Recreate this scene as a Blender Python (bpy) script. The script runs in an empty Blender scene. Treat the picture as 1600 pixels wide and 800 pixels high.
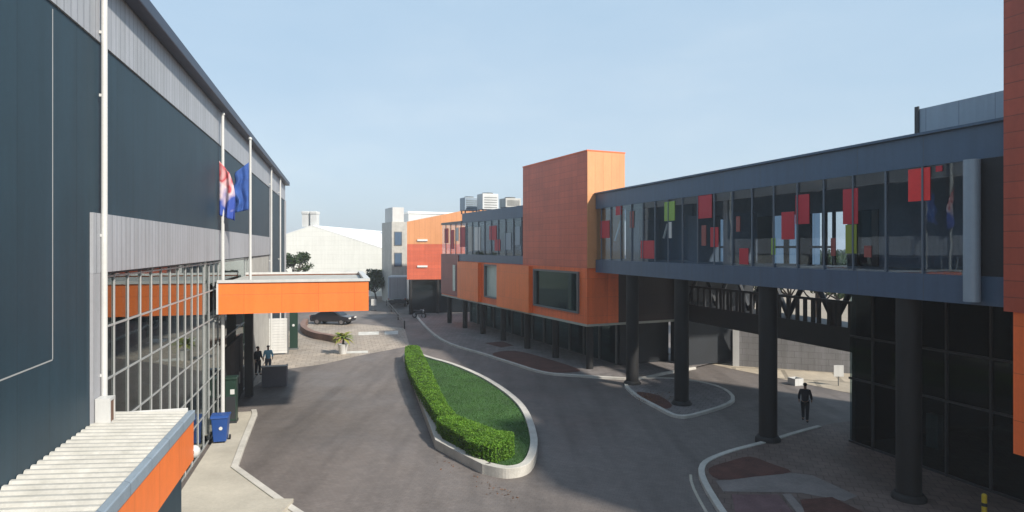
import bpy, bmesh, math, random
from mathutils import Vector, Matrix
random.seed(7)
S = bpy.context.scene
C = S.collection
R = math.radians
CAM_H = 8.0
HOR = 386.0
HAZE = .0009

# ------------------------------------------------------------------ helpers
class MB:
    """collects shapes into one mesh object"""
    def __init__(s): s.bm = bmesh.new(); s.smooth = False
    def box(s, x0, x1, y0, y1, z0, z1):
        v = [s.bm.verts.new(p) for p in ((x0,y0,z0),(x1,y0,z0),(x1,y1,z0),(x0,y1,z0),(x0,y0,z1),(x1,y0,z1),(x1,y1,z1),(x0,y1,z1))]
        for f in ((3,2,1,0),(4,5,6,7),(0,1,5,4),(1,2,6,5),(2,3,7,6),(3,0,4,7)): s.bm.faces.new([v[i] for i in f])
        return s
    def prism(s, pts, z0, z1):
        a = [s.bm.verts.new((p[0],p[1],z0)) for p in pts]; b = [s.bm.verts.new((p[0],p[1],z1)) for p in pts]
        n = len(pts)
        s.bm.faces.new(a[::-1]); s.bm.faces.new(b)
        for i in range(n): s.bm.faces.new([a[i],a[(i+1)%n],b[(i+1)%n],b[i]])
        return s
    def profile(s, pts, x0, x1):            # pts in (y,z), extruded along x
        a = [s.bm.verts.new((x0,p[0],p[1])) for p in pts]; b = [s.bm.verts.new((x1,p[0],p[1])) for p in pts]
        n = len(pts)
        s.bm.faces.new(a); s.bm.faces.new(b[::-1])
        for i in range(n): s.bm.faces.new([a[(i+1)%n],a[i],b[i],b[(i+1)%n]])
        return s
    def sheet(s, pts, z):
        s.bm.faces.new([s.bm.verts.new((p[0],p[1],z if len(p)<3 else p[2])) for p in pts]); return s
    def poly(s, pts):
        s.bm.faces.new([s.bm.verts.new(p) for p in pts]); return s
    def tube(s, path, rad, seg=12, cap=True):
        rings=[]
        path=[Vector(p) for p in path]
        if not isinstance(rad,(list,tuple)): rad=[rad]*len(path)
        for i,p in enumerate(path):
            d=(path[min(i+1,len(path)-1)]-path[max(i-1,0)]).normalized()
            u=d.cross(Vector((0,0,1)))
            if u.length<1e-3: u=Vector((1,0,0))
            u.normalize(); w=d.cross(u)
            rings.append([s.bm.verts.new(p+(u*math.cos(2*math.pi*k/seg)+w*math.sin(2*math.pi*k/seg))*rad[i]) for k in range(seg)])
        for a,b in zip(rings,rings[1:]):
            for k in range(seg): s.bm.faces.new([a[k],a[(k+1)%seg],b[(k+1)%seg],b[k]])
        if cap:
            s.bm.faces.new(rings[0][::-1]); s.bm.faces.new(rings[-1])
        s.smooth=True
        return s
    def ball(s, c, r, sx=1, sy=1, sz=1, seg=14):
        m=Matrix.Translation(Vector(c)) @ Matrix.Diagonal((sx,sy,sz,1))
        bmesh.ops.create_uvsphere(s.bm,u_segments=seg,v_segments=seg//2+1,radius=r,matrix=m); s.smooth=True
        return s
    def leaf(s, p, size, up=0.3):
        n=Vector((random.gauss(0,1),random.gauss(0,1),random.gauss(0,1)+up)); n.normalize()
        u=n.orthogonal().normalized(); u.rotate(Matrix.Rotation(random.random()*6.28,3,n)); w=n.cross(u)
        a=size*random.uniform(.6,1.25); b=a*.55
        s.bm.faces.new([s.bm.verts.new(p+q) for q in (-u*a, w*b+n*a*.12, u*a, -w*b+n*a*.12)])
    def build(s, name, mat, parent=None, bevel=0):
        bmesh.ops.recalc_face_normals(s.bm, faces=s.bm.faces)
        me=bpy.data.meshes.new(name); s.bm.to_mesh(me); s.bm.free()
        if s.smooth:
            for p in me.polygons: p.use_smooth=True
            me.set_sharp_from_angle(angle=R(40))
        mats = mat if isinstance(mat,(list,tuple)) else [mat]
        for m in mats: me.materials.append(m)
        o=bpy.data.objects.new(name,me); C.objects.link(o)
        if parent: o.parent=parent
        if bevel:
            b=o.modifiers.new('bevel','BEVEL'); b.width=bevel; b.segments=2; b.limit_method='ANGLE'
        return o

def tag(o,label,cat,group=None):
    o['label']=label; o['category']=cat
    if group: o['group']=group
    return o
def thing(name,label,cat,loc=(0,0,0),rot=0,group=None):
    o=bpy.data.objects.new(name,None); C.objects.link(o); o.location=loc; o.rotation_euler=(0,0,rot); o.empty_display_size=.3
    return tag(o,label,cat,group)
def struct(o,kind='structure'): o['kind']=kind; return o
def dup(root,loc,rot=None,label=None):
    r=root.copy(); C.objects.link(r); r.location=loc
    if rot is not None: r.rotation_euler=(0,0,rot)
    if label: r['label']=label
    for ch in list(root.children):
        c=ch.copy(); C.objects.link(c); c.parent=r
        for g in list(ch.children):
            d=g.copy(); C.objects.link(d); d.parent=c
    return r

class Frame:
    """a street line: theta = its turn, D = its distance from the point under the camera; +x right of it, +y along it"""
    def __init__(s,slope,D):
        s.th=math.atan(slope); s.D=D; s.c=math.cos(s.th); s.s=math.sin(s.th)
        s.O=(D*s.c,D*s.s,0)
    def at(s,px,b=0):
        r=(px-800)/1000; t=(s.D+b)/(r*s.c+s.s); return t*(-r*s.s+s.c)
    def t(s,px,b=0):
        r=(px-800)/1000; return (s.D+b)/(r*s.c+s.s)
    def z(s,px,py,b=0): return CAM_H-(py-HOR)*s.t(px,b)/1000
    def w(s,x,y,z=0): return (s.O[0]+x*s.c-y*s.s, s.O[1]+x*s.s+y*s.c, z)
FL=Frame(.27,-5.0)      # hall on the left
FR=Frame(.327,17.68)    # glass bridge on the right
FM=Frame(.46,21.23)     # orange building
def G(px,py,z=0):
    Y=(CAM_H-z)*1000/(py-HOR); return ((px-800)*Y/1000,Y,z)
def P(px,py,Y): return ((px-800)*Y/1000,Y,CAM_H-(py-HOR)*Y/1000)

# ------------------------------------------------------------------ materials
def newmat(name):
    m=bpy.data.materials.new(name); m.use_nodes=True; nt=m.node_tree; nt.nodes.clear()
    out=nt.nodes.new('ShaderNodeOutputMaterial')
    return m,nt,out
def N(nt,t,**kw):
    n=nt.nodes.new(t)
    for k,v in kw.items():
        if k in n.inputs: n.inputs[k].default_value=v
        else: setattr(n,k,v)
    return n
def ramp(nt,fac,stops):
    r=nt.nodes.new('ShaderNodeValToRGB'); e=r.color_ramp.elements
    while len(e)<len(stops): e.new(.5)
    for el,(p,c) in zip(e,stops): el.position=p; el.color=(*c,1) if len(c)==3 else c
    nt.links.new(fac,r.inputs[0]); return r.outputs[0]
def mul(nt,a,b,fac=1.0,mode='MULTIPLY'):
    m=nt.nodes.new('ShaderNodeMix'); m.data_type='RGBA'; m.blend_type=mode
    if isinstance(fac,(int,float)): m.inputs[0].default_value=fac
    else: nt.links.new(fac,m.inputs[0])
    for sock,v in ((m.inputs[6],a),(m.inputs[7],b)):
        if isinstance(v,tuple): sock.default_value=(*v,1) if len(v)==3 else v
        else: nt.links.new(v,sock)
    return m.outputs[2]
def coords(nt,scale=(1,1,1),flat=False):
    tc=nt.nodes.new('ShaderNodeTexCoord')
    if flat:                                    # (x+y, z) so that one pattern runs round a corner
        sp=nt.nodes.new('ShaderNodeSeparateXYZ'); nt.links.new(tc.outputs['Object'],sp.inputs[0])
        ad=N(nt,'ShaderNodeMath',operation='ADD'); nt.links.new(sp.outputs[0],ad.inputs[0]); nt.links.new(sp.outputs[1],ad.inputs[1])
        cb=nt.nodes.new('ShaderNodeCombineXYZ'); nt.links.new(ad.outputs[0],cb.inputs[0]); nt.links.new(sp.outputs[2],cb.inputs[1])
        return cb.outputs[0]
    mp=nt.nodes.new('ShaderNodeMapping'); mp.inputs['Scale'].default_value=scale
    nt.links.new(tc.outputs['Object'],mp.inputs[0]); return mp.outputs[0]
def noise(nt,vec,scale,detail=5,rough=.6):
    n=N(nt,'ShaderNodeTexNoise',Scale=scale,Detail=detail,Roughness=rough); nt.links.new(vec,n.inputs['Vector']); return n.outputs[0]
def wear(nt,col,var,scale,streak):
    v=coords(nt)
    c=mul(nt,col,ramp(nt,noise(nt,v,scale),[(.3,(1-var,)*3),(.7,(1+var,)*3)]))
    c=mul(nt,c,ramp(nt,noise(nt,v,scale*14,3),[(.3,(1-var*.5,)*3),(.7,(1+var*.5,)*3)]))
    if streak:
        sv=coords(nt,(2.2,2.2,.12))
        c=mul(nt,c,ramp(nt,noise(nt,sv,1.6,4),[(.35,(1-streak,1-streak,1-streak*1.1)),(.62,(1,1,1))]))
    return c
def finish(nt,out,col,rough=.6,metal=0,bump=None,bs=.2,bd=.02,spec=.5,coat=0):
    b=N(nt,'ShaderNodeBsdfPrincipled',Metallic=metal)
    if isinstance(rough,(int,float)): b.inputs['Roughness'].default_value=rough
    else: nt.links.new(rough,b.inputs['Roughness'])
    b.inputs['Specular IOR Level'].default_value=spec
    if isinstance(col,tuple): b.inputs['Base Color'].default_value=(*col,1)
    else: nt.links.new(col,b.inputs['Base Color'])
    if bump is not None:
        bp=N(nt,'ShaderNodeBump',Strength=bs,Distance=bd); nt.links.new(bump,bp.inputs['Height']); nt.links.new(bp.outputs[0],b.inputs['Normal'])
    nt.links.new(b.outputs[0],out.inputs[0])
def plain(name,col,rough=.6,var=.12,scale=.8,streak=0,metal=0,bumpscale=0,bs=.2,spec=.5):
    m,nt,out=newmat(name)
    c=wear(nt,col,var,scale,streak)
    finish(nt,out,c,rough,metal,noise(nt,coords(nt),bumpscale,6) if bumpscale else None,bs,spec=spec)
    return m
def panels(name,col,bw,bh,mortar=.02,mcol=None,rough=.5,var=.1,streak=.12,diff=.06,offset=0,spec=.5,metal=0):
    m,nt,out=newmat(name)
    v=coords(nt,flat=True)
    b=N(nt,'ShaderNodeTexBrick',Scale=1.0); b.offset=offset; b.squash=1
    b.inputs['Brick Width'].default_value=bw; b.inputs['Row Height'].default_value=bh
    b.inputs['Mortar Size'].default_value=mortar; b.inputs['Mortar Smooth'].default_value=.2
    b.inputs['Color1'].default_value=(*[x*(1-diff) for x in col],1); b.inputs['Color2'].default_value=(*[x*(1+diff) for x in col],1)
    b.inputs['Mortar'].default_value=(*(mcol or [x*.45 for x in col]),1)
    nt.links.new(v,b.inputs['Vector'])
    c=wear(nt,b.outputs['Color'],var,.5,streak)
    inv=N(nt,'ShaderNodeMath',operation='SUBTRACT'); inv.inputs[0].default_value=1; nt.links.new(b.outputs['Fac'],inv.inputs[1])
    finish(nt,out,c,rough,metal,inv.outputs[0],.5,.01,spec)
    return m
def glass(name,tint,ior=1.5,rough=.02,refl=(1,1,1)):
    m,nt,out=newmat(name)
    tr=N(nt,'ShaderNodeBsdfTransparent'); tr.inputs[0].default_value=(*tint,1)
    gl=N(nt,'ShaderNodeBsdfGlossy',Roughness=rough); gl.inputs[0].default_value=(*refl,1)
    bp=N(nt,'ShaderNodeBump',Strength=.03,Distance=.05); nt.links.new(noise(nt,coords(nt),.9,2),bp.inputs['Height'])
    nt.links.new(bp.outputs[0],gl.inputs['Normal'])
    g=nt.nodes.new('ShaderNodeNewGeometry'); dt=N(nt,'ShaderNodeVectorMath',operation='DOT_PRODUCT')
    nt.links.new(g.outputs['Normal'],dt.inputs[0]); nt.links.new(g.outputs['Incoming'],dt.inputs[1])
    ab=N(nt,'ShaderNodeMath',operation='ABSOLUTE'); nt.links.new(dt.outputs['Value'],ab.inputs[0])
    om=N(nt,'ShaderNodeMath',operation='SUBTRACT'); om.inputs[0].default_value=1; nt.links.new(ab.outputs[0],om.inputs[1])
    pw=N(nt,'ShaderNodeMath',operation='POWER'); nt.links.new(om.outputs[0],pw.inputs[0]); pw.inputs[1].default_value=5
    f0=((ior-1)/(ior+1))**2
    fr=N(nt,'ShaderNodeMath',operation='MULTIPLY_ADD'); nt.links.new(pw.outputs[0],fr.inputs[0]); fr.inputs[1].default_value=1-f0; fr.inputs[2].default_value=f0
    mx=nt.nodes.new('ShaderNodeMixShader')
    nt.links.new(fr.outputs[0],mx.inputs[0]); nt.links.new(tr.outputs[0],mx.inputs[1]); nt.links.new(gl.outputs[0],mx.inputs[2])
    nt.links.new(mx.outputs[0],out.inputs[0]); return m
def foliage(name,dark,light,scale=3):
    m,nt,out=newmat(name)
    g=nt.nodes.new('ShaderNodeNewGeometry')
    c=ramp(nt,g.outputs['Random Per Island'],[(0,dark),(.6,tuple((a+b)/2 for a,b in zip(dark,light))),(1,light)])
    c=mul(nt,c,ramp(nt,noise(nt,coords(nt),scale,4),[(.3,(.65,.65,.6)),(.7,(1.25,1.25,1.1))]))
    d=N(nt,'ShaderNodeBsdfPrincipled',Roughness=.55); d.inputs['Specular IOR Level'].default_value=.3
    nt.links.new(c,d.inputs['Base Color'])
    t=N(nt,'ShaderNodeBsdfTranslucent'); nt.links.new(c,t.inputs[0])
    mx=N(nt,'ShaderNodeMixShader'); mx.inputs[0].default_value=.18
    nt.links.new(d.outputs[0],mx.inputs[1]); nt.links.new(t.outputs[0],mx.inputs[2]); nt.links.new(mx.outputs[0],out.inputs[0])
    return m
def paving(name,col,bw,bh,var=.18,stain=.25,scale=.12,rot=0,diff=.12):
    m,nt,out=newmat(name)
    tc=nt.nodes.new('ShaderNodeTexCoord'); mp=nt.nodes.new('ShaderNodeMapping'); mp.inputs['Rotation'].default_value=(0,0,rot)
    nt.links.new(tc.outputs['Object'],mp.inputs[0]); v=mp.outputs[0]
    b=N(nt,'ShaderNodeTexBrick',Scale=1.0); b.inputs['Brick Width'].default_value=bw; b.inputs['Row Height'].default_value=bh
    b.inputs['Mortar Size'].default_value=bh*.05; b.inputs['Mortar Smooth'].default_value=.3
    b.inputs['Color1'].default_value=(*[x*(1-diff) for x in col],1); b.inputs['Color2'].default_value=(*[x*(1+diff) for x in col],1)
    b.inputs['Mortar'].default_value=(*[x*.6 for x in col],1); nt.links.new(v,b.inputs['Vector'])
    c=b.outputs['Color']
    c=mul(nt,c,ramp(nt,noise(nt,v,scale,6,.65),[(.32,(1-stain,)*3),(.5,(1,1,1)),(.72,(1+stain*.8,1+stain*.75,1+stain*.7))]))
    # tyre and oil wear drawn out along the driving direction
    mp2=nt.nodes.new('ShaderNodeMapping'); mp2.inputs['Rotation'].default_value=(0,0,-.3); mp2.inputs['Scale'].default_value=(1,.09,1)
    nt.links.new(tc.outputs['Object'],mp2.inputs[0])
    c=mul(nt,c,ramp(nt,noise(nt,mp2.outputs[0],.9,4),[(.36,(1-stain*.8,)*3),(.55,(1,1,1))]))
    c=mul(nt,c,ramp(nt,noise(nt,v,2.3,4),[(.3,(1-var,)*3),(.7,(1+var,)*3)]))
    c=mul(nt,c,ramp(nt,noise(nt,v,30,2),[(.3,(1-var*.6,)*3),(.7,(1+var*.6,)*3)]))
    finish(nt,out,c,ramp(nt,noise(nt,v,.25,5),[(.35,(.55,)*3),(.7,(.85,)*3)]),0,noise(nt,v,18,4),.15,.02,.4)
    return m

M={}
SL=(.019,.043,.062)
M['slate']=panels('slate_cladding',SL,1.2,30,.012,tuple(x*.8 for x in SL),.55,.10,.14,.05,spec=.3)
M['lightmetal']=panels('light_ribbed_metal',(.36,.37,.40),.32,40,.03,(.25,.26,.285),.45,.06,.16,.02)
M['lightpanel']=panels('light_flat_panel',(.33,.335,.36),1.0,40,.015,(.2,.2,.22),.45,.06,.12,.02)
M['gutter']=plain('dark_gutter',(.022,.032,.06),.45)
M['roofgrey']=plain('roof_sheet',(.3,.31,.33),.5)
M['white']=plain('white_paint',(.54,.54,.53),.4,.06,1.2,.10)
M['offwhite']=plain('weathered_white',(.43,.42,.39),.55,.12,1.5,.15)
M['orange_bay']=panels('orange_bay_panel',(.88,.185,.03),1.5,2.0,.008,(.6,.13,.025),.42,.08,.10,.04)
M['orange']=panels('orange_panel',(.80,.185,.035),1.5,2.0,.008,(.5,.11,.025),.42,.06,.08,.03)
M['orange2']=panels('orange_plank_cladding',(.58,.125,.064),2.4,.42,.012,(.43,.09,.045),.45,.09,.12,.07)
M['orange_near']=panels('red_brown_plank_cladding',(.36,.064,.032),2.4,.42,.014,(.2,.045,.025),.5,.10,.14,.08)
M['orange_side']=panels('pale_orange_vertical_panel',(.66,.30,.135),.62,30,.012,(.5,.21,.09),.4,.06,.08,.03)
M['orange3']=panels('orange_lower_cladding',(.82,.150,.034),1.4,1.2,.012,(.6,.11,.026),.45,.09,.14,.07)
M['bluegrey']=panels('blue_grey_cladding',(.055,.100,.165),2.4,30,.010,(.06,.08,.10),.4,.07,.10,.04)
M['bluegrey_l']=panels('pale_blue_grey_cladding',(.24,.30,.36),1.2,30,.015,(.16,.2,.25),.4,.06,.1,.03)
M['dark']=plain('dark_steel',(.022,.024,.028),.5,.15)
M['darkwall']=plain('dark_inner_wall',(.014,.017,.022),.7,.2)
M['maroonlight']=panels('maroon_panel',(.24,.060,.055),1.2,1.6,.012,None,.45,.1,.1)
M['maroon']=panels('dark_maroon_cladding',(.030,.017,.019),1.4,1.2,.012,None,.6,.1,.1)
M['sillpale']=plain('pale_edge_trim',(.34,.35,.31),.5)
M['column']=plain('dark_column',(.0095,.009,.0098),.7,.14,1.0,.15)
M['interior']=plain('dark_interior',(.03,.034,.038),.8,.2)
M['bridgeroom']=plain('navy_grey_interior',(.085,.11,.15),.75,.15)
M['soffit']=plain('soffit',(.05,.052,.058),.7)
M['frame']=plain('grey_frame',(.12,.125,.125),.45)
M['mullion']=plain('pale_mullion',(.33,.34,.34),.4,.05)
M['bluemullion']=plain('blue_grey_mullion',(.10,.13,.165),.4,.05)
M['curtain']=glass('curtain_glass',(.42,.47,.47),1.75,.02,(.92,.97,.97))
M['bridgeglass']=glass('bridge_glass',(.93,.96,.98),1.55,.015,(.8,.92,1))
M['winglass']=glass('window_glass',(.45,.62,.62),1.38,.02,(.7,.95,.95))
M['rearglass']=glass('rear_glass',(.5,.58,.6),1.25,.03,(.8,.95,1))
M['palepanel']=plain('pale_channel_glass',(.40,.49,.45),.25,.08,1,.1)
M['paleglass']=glass('pale_window_glass',(.55,.62,.6),1.9,.05,(.9,1,.97))
M['red']=plain('red_panel',(.42,.018,.035),.5,.08)
M['redbright']=plain('bright_red_panel',(.70,.03,.03),.5,.08)
M['green']=plain('green_panel',(.22,.36,.06),.5,.08)
M['olive']=plain('olive_panel',(.20,.24,.03),.5,.08)
M['road']=paving('road_pavers',(.156,.136,.126),.22,.11,.08,.30,.06,.3,.08)
M['court']=paving('court_pavers',(.34,.29,.24),.6,.6,.12,.16,.15,-.26)
M['concrete']=plain('concrete',(.40,.37,.31),.85,.14,.7,0,0,20,.15)
M['strip']=plain('worn_concrete',(.19,.165,.155),.85,.22,.9,0,0,20,.2)
M['kerb']=plain('kerb_stone',(.46,.44,.40),.8,.16,1.2,0,0,25,.2)
M['pave']=paving('pavement_slabs',(.30,.265,.225),.6,.6,.14,.2,.2,.3)
M['plaza']=paving('brown_plaza_tiles',(.150,.108,.092),.4,.4,.12,.22,.2,.33)
M['midpave']=paving('grey_pavement',(.19,.17,.165),.4,.4,.14,.2,.2,.46)
M['soil']=plain('red_brown_mulch',(.085,.034,.026),.95,.35,1.5,0,0,12,.9)
M['soil2']=plain('purple_mulch',(.13,.075,.08),.95,.3,1.2,0,0,12,.7)
M['earth']=plain('dusty_ground',(.26,.22,.17),.95,.2,.05,0,0,3,.2)
M['sand']=paving('sandy_yard',(.42,.36,.28),3,3,.12,.2,.2,.3)
M['cream']=panels('cream_siding',(.80,.79,.73),8,.75,.03,(.73,.72,.66),.6,.04,.06,.015)
M['whiteroof']=plain('white_roof_sheet',(.78,.78,.76),.5,.04)
M['wallgrey']=panels('grey_block_wall',(.20,.195,.20),.8,.4,.01,None,.8,.1,.2,.05,.5)
M['binblue']=plain('blue_bin_plastic',(.012,.055,.22),.4,.08)
M['cabgreen']=plain('dark_green_paint',(.012,.035,.024),.4,.1)
M['tyre']=plain('tyre_rubber',(.015,.015,.016),.85,.1)
M['rim']=plain('rim_metal',(.35,.35,.37),.35,.05,1,0,.8)
M['carblack']=plain('black_car_paint',(.02,.021,.026),.18,.03)
M['carsilver']=plain('grey_truck_paint',(.42,.47,.52),.35,.05,.5,.1)
M['carglass']=plain('dark_car_glass',(.012,.016,.02),.05,.02)
M['redlens']=plain('red_lens',(.4,.01,.01),.25,.02)
M['clearlens']=plain('clear_lens',(.7,.7,.68),.15,.02)
M['skin']=plain('skin',(.30,.17,.115),.55,.06)
M['hair']=plain('black_hair',(.012,.010,.009),.6,.1)
M['clothdark']=plain('dark_cloth',(.016,.017,.022),.9,.15)
M['clothblue']=plain('light_blue_cloth',(.16,.36,.46),.9,.1)
M['clothgrey']=plain('grey_cloth',(.12,.12,.14),.9,.1)
M['flagblue']=plain('blue_flag_cloth',(.020,.068,.26),.8,.18,3)
M['yellow']=plain('yellow_paint',(.65,.45,.03),.5,.1)
M['brownbox']=plain('rusty_brown',(.16,.085,.055),.8,.2)
M['leafbright']=foliage('bright_hedge_leaves',(.055,.15,.012),(.15,.29,.03),1.5)
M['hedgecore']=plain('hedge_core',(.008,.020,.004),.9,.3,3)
M['leafdark']=foliage('dark_tree_leaves',(.018,.038,.014),(.055,.095,.03),.6)
M['leafmid']=foliage('mid_green_leaves',(.05,.10,.025),(.14,.19,.05),1)
M['leafyellow']=foliage('yellow_green_leaves',(.12,.20,.03),(.38,.36,.09),2)
M['deadleaf']=foliage('dead_leaves',(.10,.045,.02),(.26,.12,.06),2)
M['bark']=plain('bark',(.055,.042,.032),.9,.25,3,0,0,15,.6)
M['lawnblade']=foliage('grass_blades',(.024,.080,.014),(.050,.130,.024),.8)
M['lawn']=plain('lawn',(.033,.090,.018),.95,.3,.6,0,0,30,.5)
M['brick']=plain('brown_stone',(.20,.125,.10),.8,.18,1.5,0,0,15,.3)
M['paint']=plain('road_paint',(.55,.54,.50),.75,.2,2)
def flagmat():
    m,nt,out=newmat('striped_flag_cloth')
    tc=nt.nodes.new('ShaderNodeTexCoord'); sp=nt.nodes.new('ShaderNodeSeparateXYZ'); nt.links.new(tc.outputs['Object'],sp.inputs[0])
    n=noise(nt,tc.outputs['Object'],1.6,1)
    ma=N(nt,'ShaderNodeMath',operation='MULTIPLY_ADD'); nt.links.new(sp.outputs[2],ma.inputs[0]); ma.inputs[1].default_value=-.30; nt.links.new(n,ma.inputs[2])
    c=ramp(nt,ma.outputs[0],[(.25,(.62,.33,.16)),(.5,(.55,.42,.42)),(.68,(.42,.035,.05)),(.8,(.6,.48,.5)),(1.0,(.03,.07,.33))])
    finish(nt,out,c,.8); return m
M['flagstripe']=flagmat()

# ------------------------------------------------------------------ ground
def sheet(name,pts,z,mat): return struct(MB().sheet(pts,z).build(name,mat))
sheet('ground',[(-1500,-300),(1500,-300),(1500,3000),(-1500,3000)],-.012,M['earth'])
sheet('road',[(-14,4),(30,4),(30,30),(30,140),(-60,140),(-60,62),(-20,55)],0,M['road'])

def kerb(pts,w=.18,h=.13,closed=False,name='kerb',mat='kerb'):
    n=len(pts); L=[];Rr=[]
    for i,p in enumerate(pts):
        p=Vector(p[:2])
        a=Vector(pts[(i-1)%n][:2]) if (closed or i>0) else p
        b=Vector(pts[(i+1)%n][:2]) if (closed or i<n-1) else p
        d1=(p-a).normalized() if (p-a).length else (b-p).normalized(); d2=(b-p).normalized() if (b-p).length else d1
        nn=Vector((-(d1+d2).y,(d1+d2).x)).normalized(); k=1/max(.5,nn.dot(Vector((-d1.y,d1.x))))
        L.append(p+nn*w/2*k); Rr.append(p-nn*w/2*k)
    m=MB(); v=[]
    for l,r in zip(L,Rr): v.append([m.bm.verts.new((q.x,q.y,z)) for q,z in ((l,-.01),(l,h),(r,h),(r,-.01))])
    for i in range(n if closed else n-1):
        a=v[i]; b=v[(i+1)%n]
        for j in range(3): m.bm.faces.new([a[j],a[j+1],b[j+1],b[j]])
    if not closed: m.bm.faces.new(v[0]); m.bm.faces.new(v[-1][::-1])
    return struct(m.build(name,M[mat],bevel=.02))
def smoothline(pts,k=6,closed=False):
    out=[]; n=len(pts)
    for i in range(n if closed else n-1):
        q=lambda j: Vector(pts[j%n][:2]) if closed else Vector(pts[max(0,min(n-1,j))][:2])
        p0,p1,p2,p3=q(i-1),q(i),q(i+1),q(i+2)
        for s in range(k):
            t=s/k
            out.append(.5*((2*p1)+(p2-p0)*t+(2*p0-5*p1+4*p2-p3)*t*t+(3*p1-p0-3*p2+p3)*t**3))
    if not closed: out.append(Vector(pts[-1][:2]))
    return [(p.x,p.y) for p in out]

# left pavement and kerb
lk=[G(398,650),G(380,695),G(366,734),G(408,765),G(452,797),(-4.6,17.2),(-3.2,14.5)]
sheet('pavement',[(p[0],p[1]) for p in lk]+[FL.w(.05,8)[:2],FL.w(.05,33)[:2],FL.w(.9,33)[:2]],.10,M['concrete'])
kerb([FL.w(1.0,33.2)]+lk,.24,.14)
# light court beyond the canopy
sheet('paved_court',[G(436,578)[:2],G(500,570)[:2],G(575,553)[:2],G(640,541)[:2],G(632,513)[:2],G(560,506)[:2],G(470,506)[:2],FL.w(.05,62)[:2],FL.w(.05,38)[:2]],.006,M['court'])
m=MB()
for x0,x1,y0,y1 in ((560,592,519,524),(601,622,518,523),(540,575,549,552.5)):
    m.sheet([G(x0,y1)[:2],G(x1,y1-1)[:2],G(x1,y0-1)[:2],G(x0,y0)[:2]],.011)
struct(m.build('road_marking',M['paint']))
# pavement in front of the orange building
mk=[(-14.6,92),(-10.6,72),G(690,532),G(757,555),G(800,569),G(850,584),G(905,589),(5.6,38.9),(7.6,38.6),(9.6,40.2),(12,42)]
mks=smoothline(mk,5)
sheet('pavement',mks+[(16,46),(10,60),(-4,96)],.11,M['midpave'])
kerb(mks,.22,.14)
def bed(pts,z,mat='soil'):
    o=sheet('planting_bed',pts,z,M[mat]); return o
bed(smoothline([G(769,553,.12),G(805,548,.12),G(860,562,.12),G(906,578,.12),G(884,582,.12),G(845,580,.12),G(800,566,.12)],4,True),.125)
bed([G(757,536,.12)[:2],G(785,533.5,.12)[:2],G(803,540,.12)[:2],G(783,543,.12)[:2]],.125)
# kerbed island round two bridge columns
ci=smoothline([G(982,598),G(990,617),G(1030,640),G(1060,653),G(1095,648),G(1145,628),G(1120,606),G(1050,594)],4,True)
sheet('traffic_island',ci,.11,M['midpave']); kerb(ci,.2,.14,True)
bed(smoothline([G(996,612,.12),G(1003,622,.12),G(1035,638,.12),G(1050,633,.12),G(1030,618,.12)],3,True),.117)
# right plaza
pk=smoothline([(5.9,8),(6.3,16),G(1126,800),G(1096,738),G(1128,714),G(1198,694),(12.2,27.3),(14.2,28.6)],5)
sheet('plaza',pk+[(19,30.5),(34,28),(34,8)],.10,M['plaza'])
kerb(pk[:-2],.22,.14)
kerb([(p[0]-.45,p[1]-.25) for p in pk[:16]],.10,.02,name='gutter_strip',mat='concrete')
sheet('paving_strip',[G(1118,751,.1)[:2],G(1237,739,.1)[:2],G(1270,743,.1)[:2],G(1340,775,.1)[:2],G(1320,783,.1)[:2],G(1250,770,.1)[:2],G(1130,768,.1)[:2]],.106,M['strip'])
sheet('paving_strip',[G(1222,772,.1)[:2],G(1236,772,.1)[:2],G(1262,803,.1)[:2],G(1246,803,.1)[:2]],.110,M['strip'])
bed(smoothline([G(1107,732,.12),G(1140,720,.12),G(1172,713,.12),G(1205,724,.12),G(1236,737,.12),G(1180,744,.12),G(1125,749,.12)],3,True),.112)
bed([G(1143,772,.12)[:2],G(1216,772,.12)[:2],G(1244,805,.12)[:2],G(1240,850,.12)[:2],G(1160,850,.12)[:2]],.112,'soil2')
bed([G(1250,780,.12)[:2],G(1300,776,.12)[:2],G(1350,800,.12)[:2],G(1400,850,.12)[:2],G(1275,850,.12)[:2]],.112)
# sunlit yard behind the bridge
sheet('yard',[G(1080,562)[:2],G(1150,578)[:2],G(1200,588)[:2],G(1330,615)[:2],FR.w(12,18)[:2],FR.w(60,18)[:2],FR.w(60,60)[:2],G(1080,540)[:2]],.012,M['sand'])

# ------------------------------------------------------------------ green island
iso=[(-7.75-(-7.75+3.05)*q/10,45.5+(25.4-45.5)*q/10) for q in range(10)]+[(-3.05,25.4),(-2.4,24.45),(-1.7,23.45)]+smoothline([(-1.05,22.55),(-.1,22.1),(.72,22.95),(1.02,26.2),(.5,31.5),(-1.3,37.2),(-3.6,41.8),(-5.6,44.6),(-7.1,47.0)],9)+[(-7.75,46.8)]
t=thing('planted_island','raised teardrop island with pale stone kerb and lawn in the middle of the road','traffic island',(-2.5,30,0))
def loc(pts,o): return [(p[0]-o[0],p[1]-o[1]) for p in pts]
def inset(pts,d):
    n=len(pts); out=[]
    for i in range(n):
        a=Vector(pts[i-1]); b=Vector(pts[(i+1)%n]); dd=(b-a).normalized(); out.append((pts[i][0]-dd.y*d,pts[i][1]+dd.x*d))
    return out
area=sum(iso[i-1][0]*iso[i][1]-iso[i][0]*iso[i-1][1] for i in range(len(iso)))
if area<0: iso=iso[::-1]
li=loc(iso,(-2.5,30)); inn=inset(li,.30)
m=MB(); n=len(li); hh=.36
ring=[[m.bm.verts.new((*p,z)) for p,z in ((a,-.01),(a,hh),(b,hh),(b,.2))] for a,b in zip(li,inn)]
for i in range(n):
    a,b=ring[i],ring[(i+1)%n]
    for j in range(3): m.bm.faces.new([a[j],b[j],b[j+1],a[j+1]])
m.build('kerb',M['kerb'],t,bevel=.02)
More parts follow.
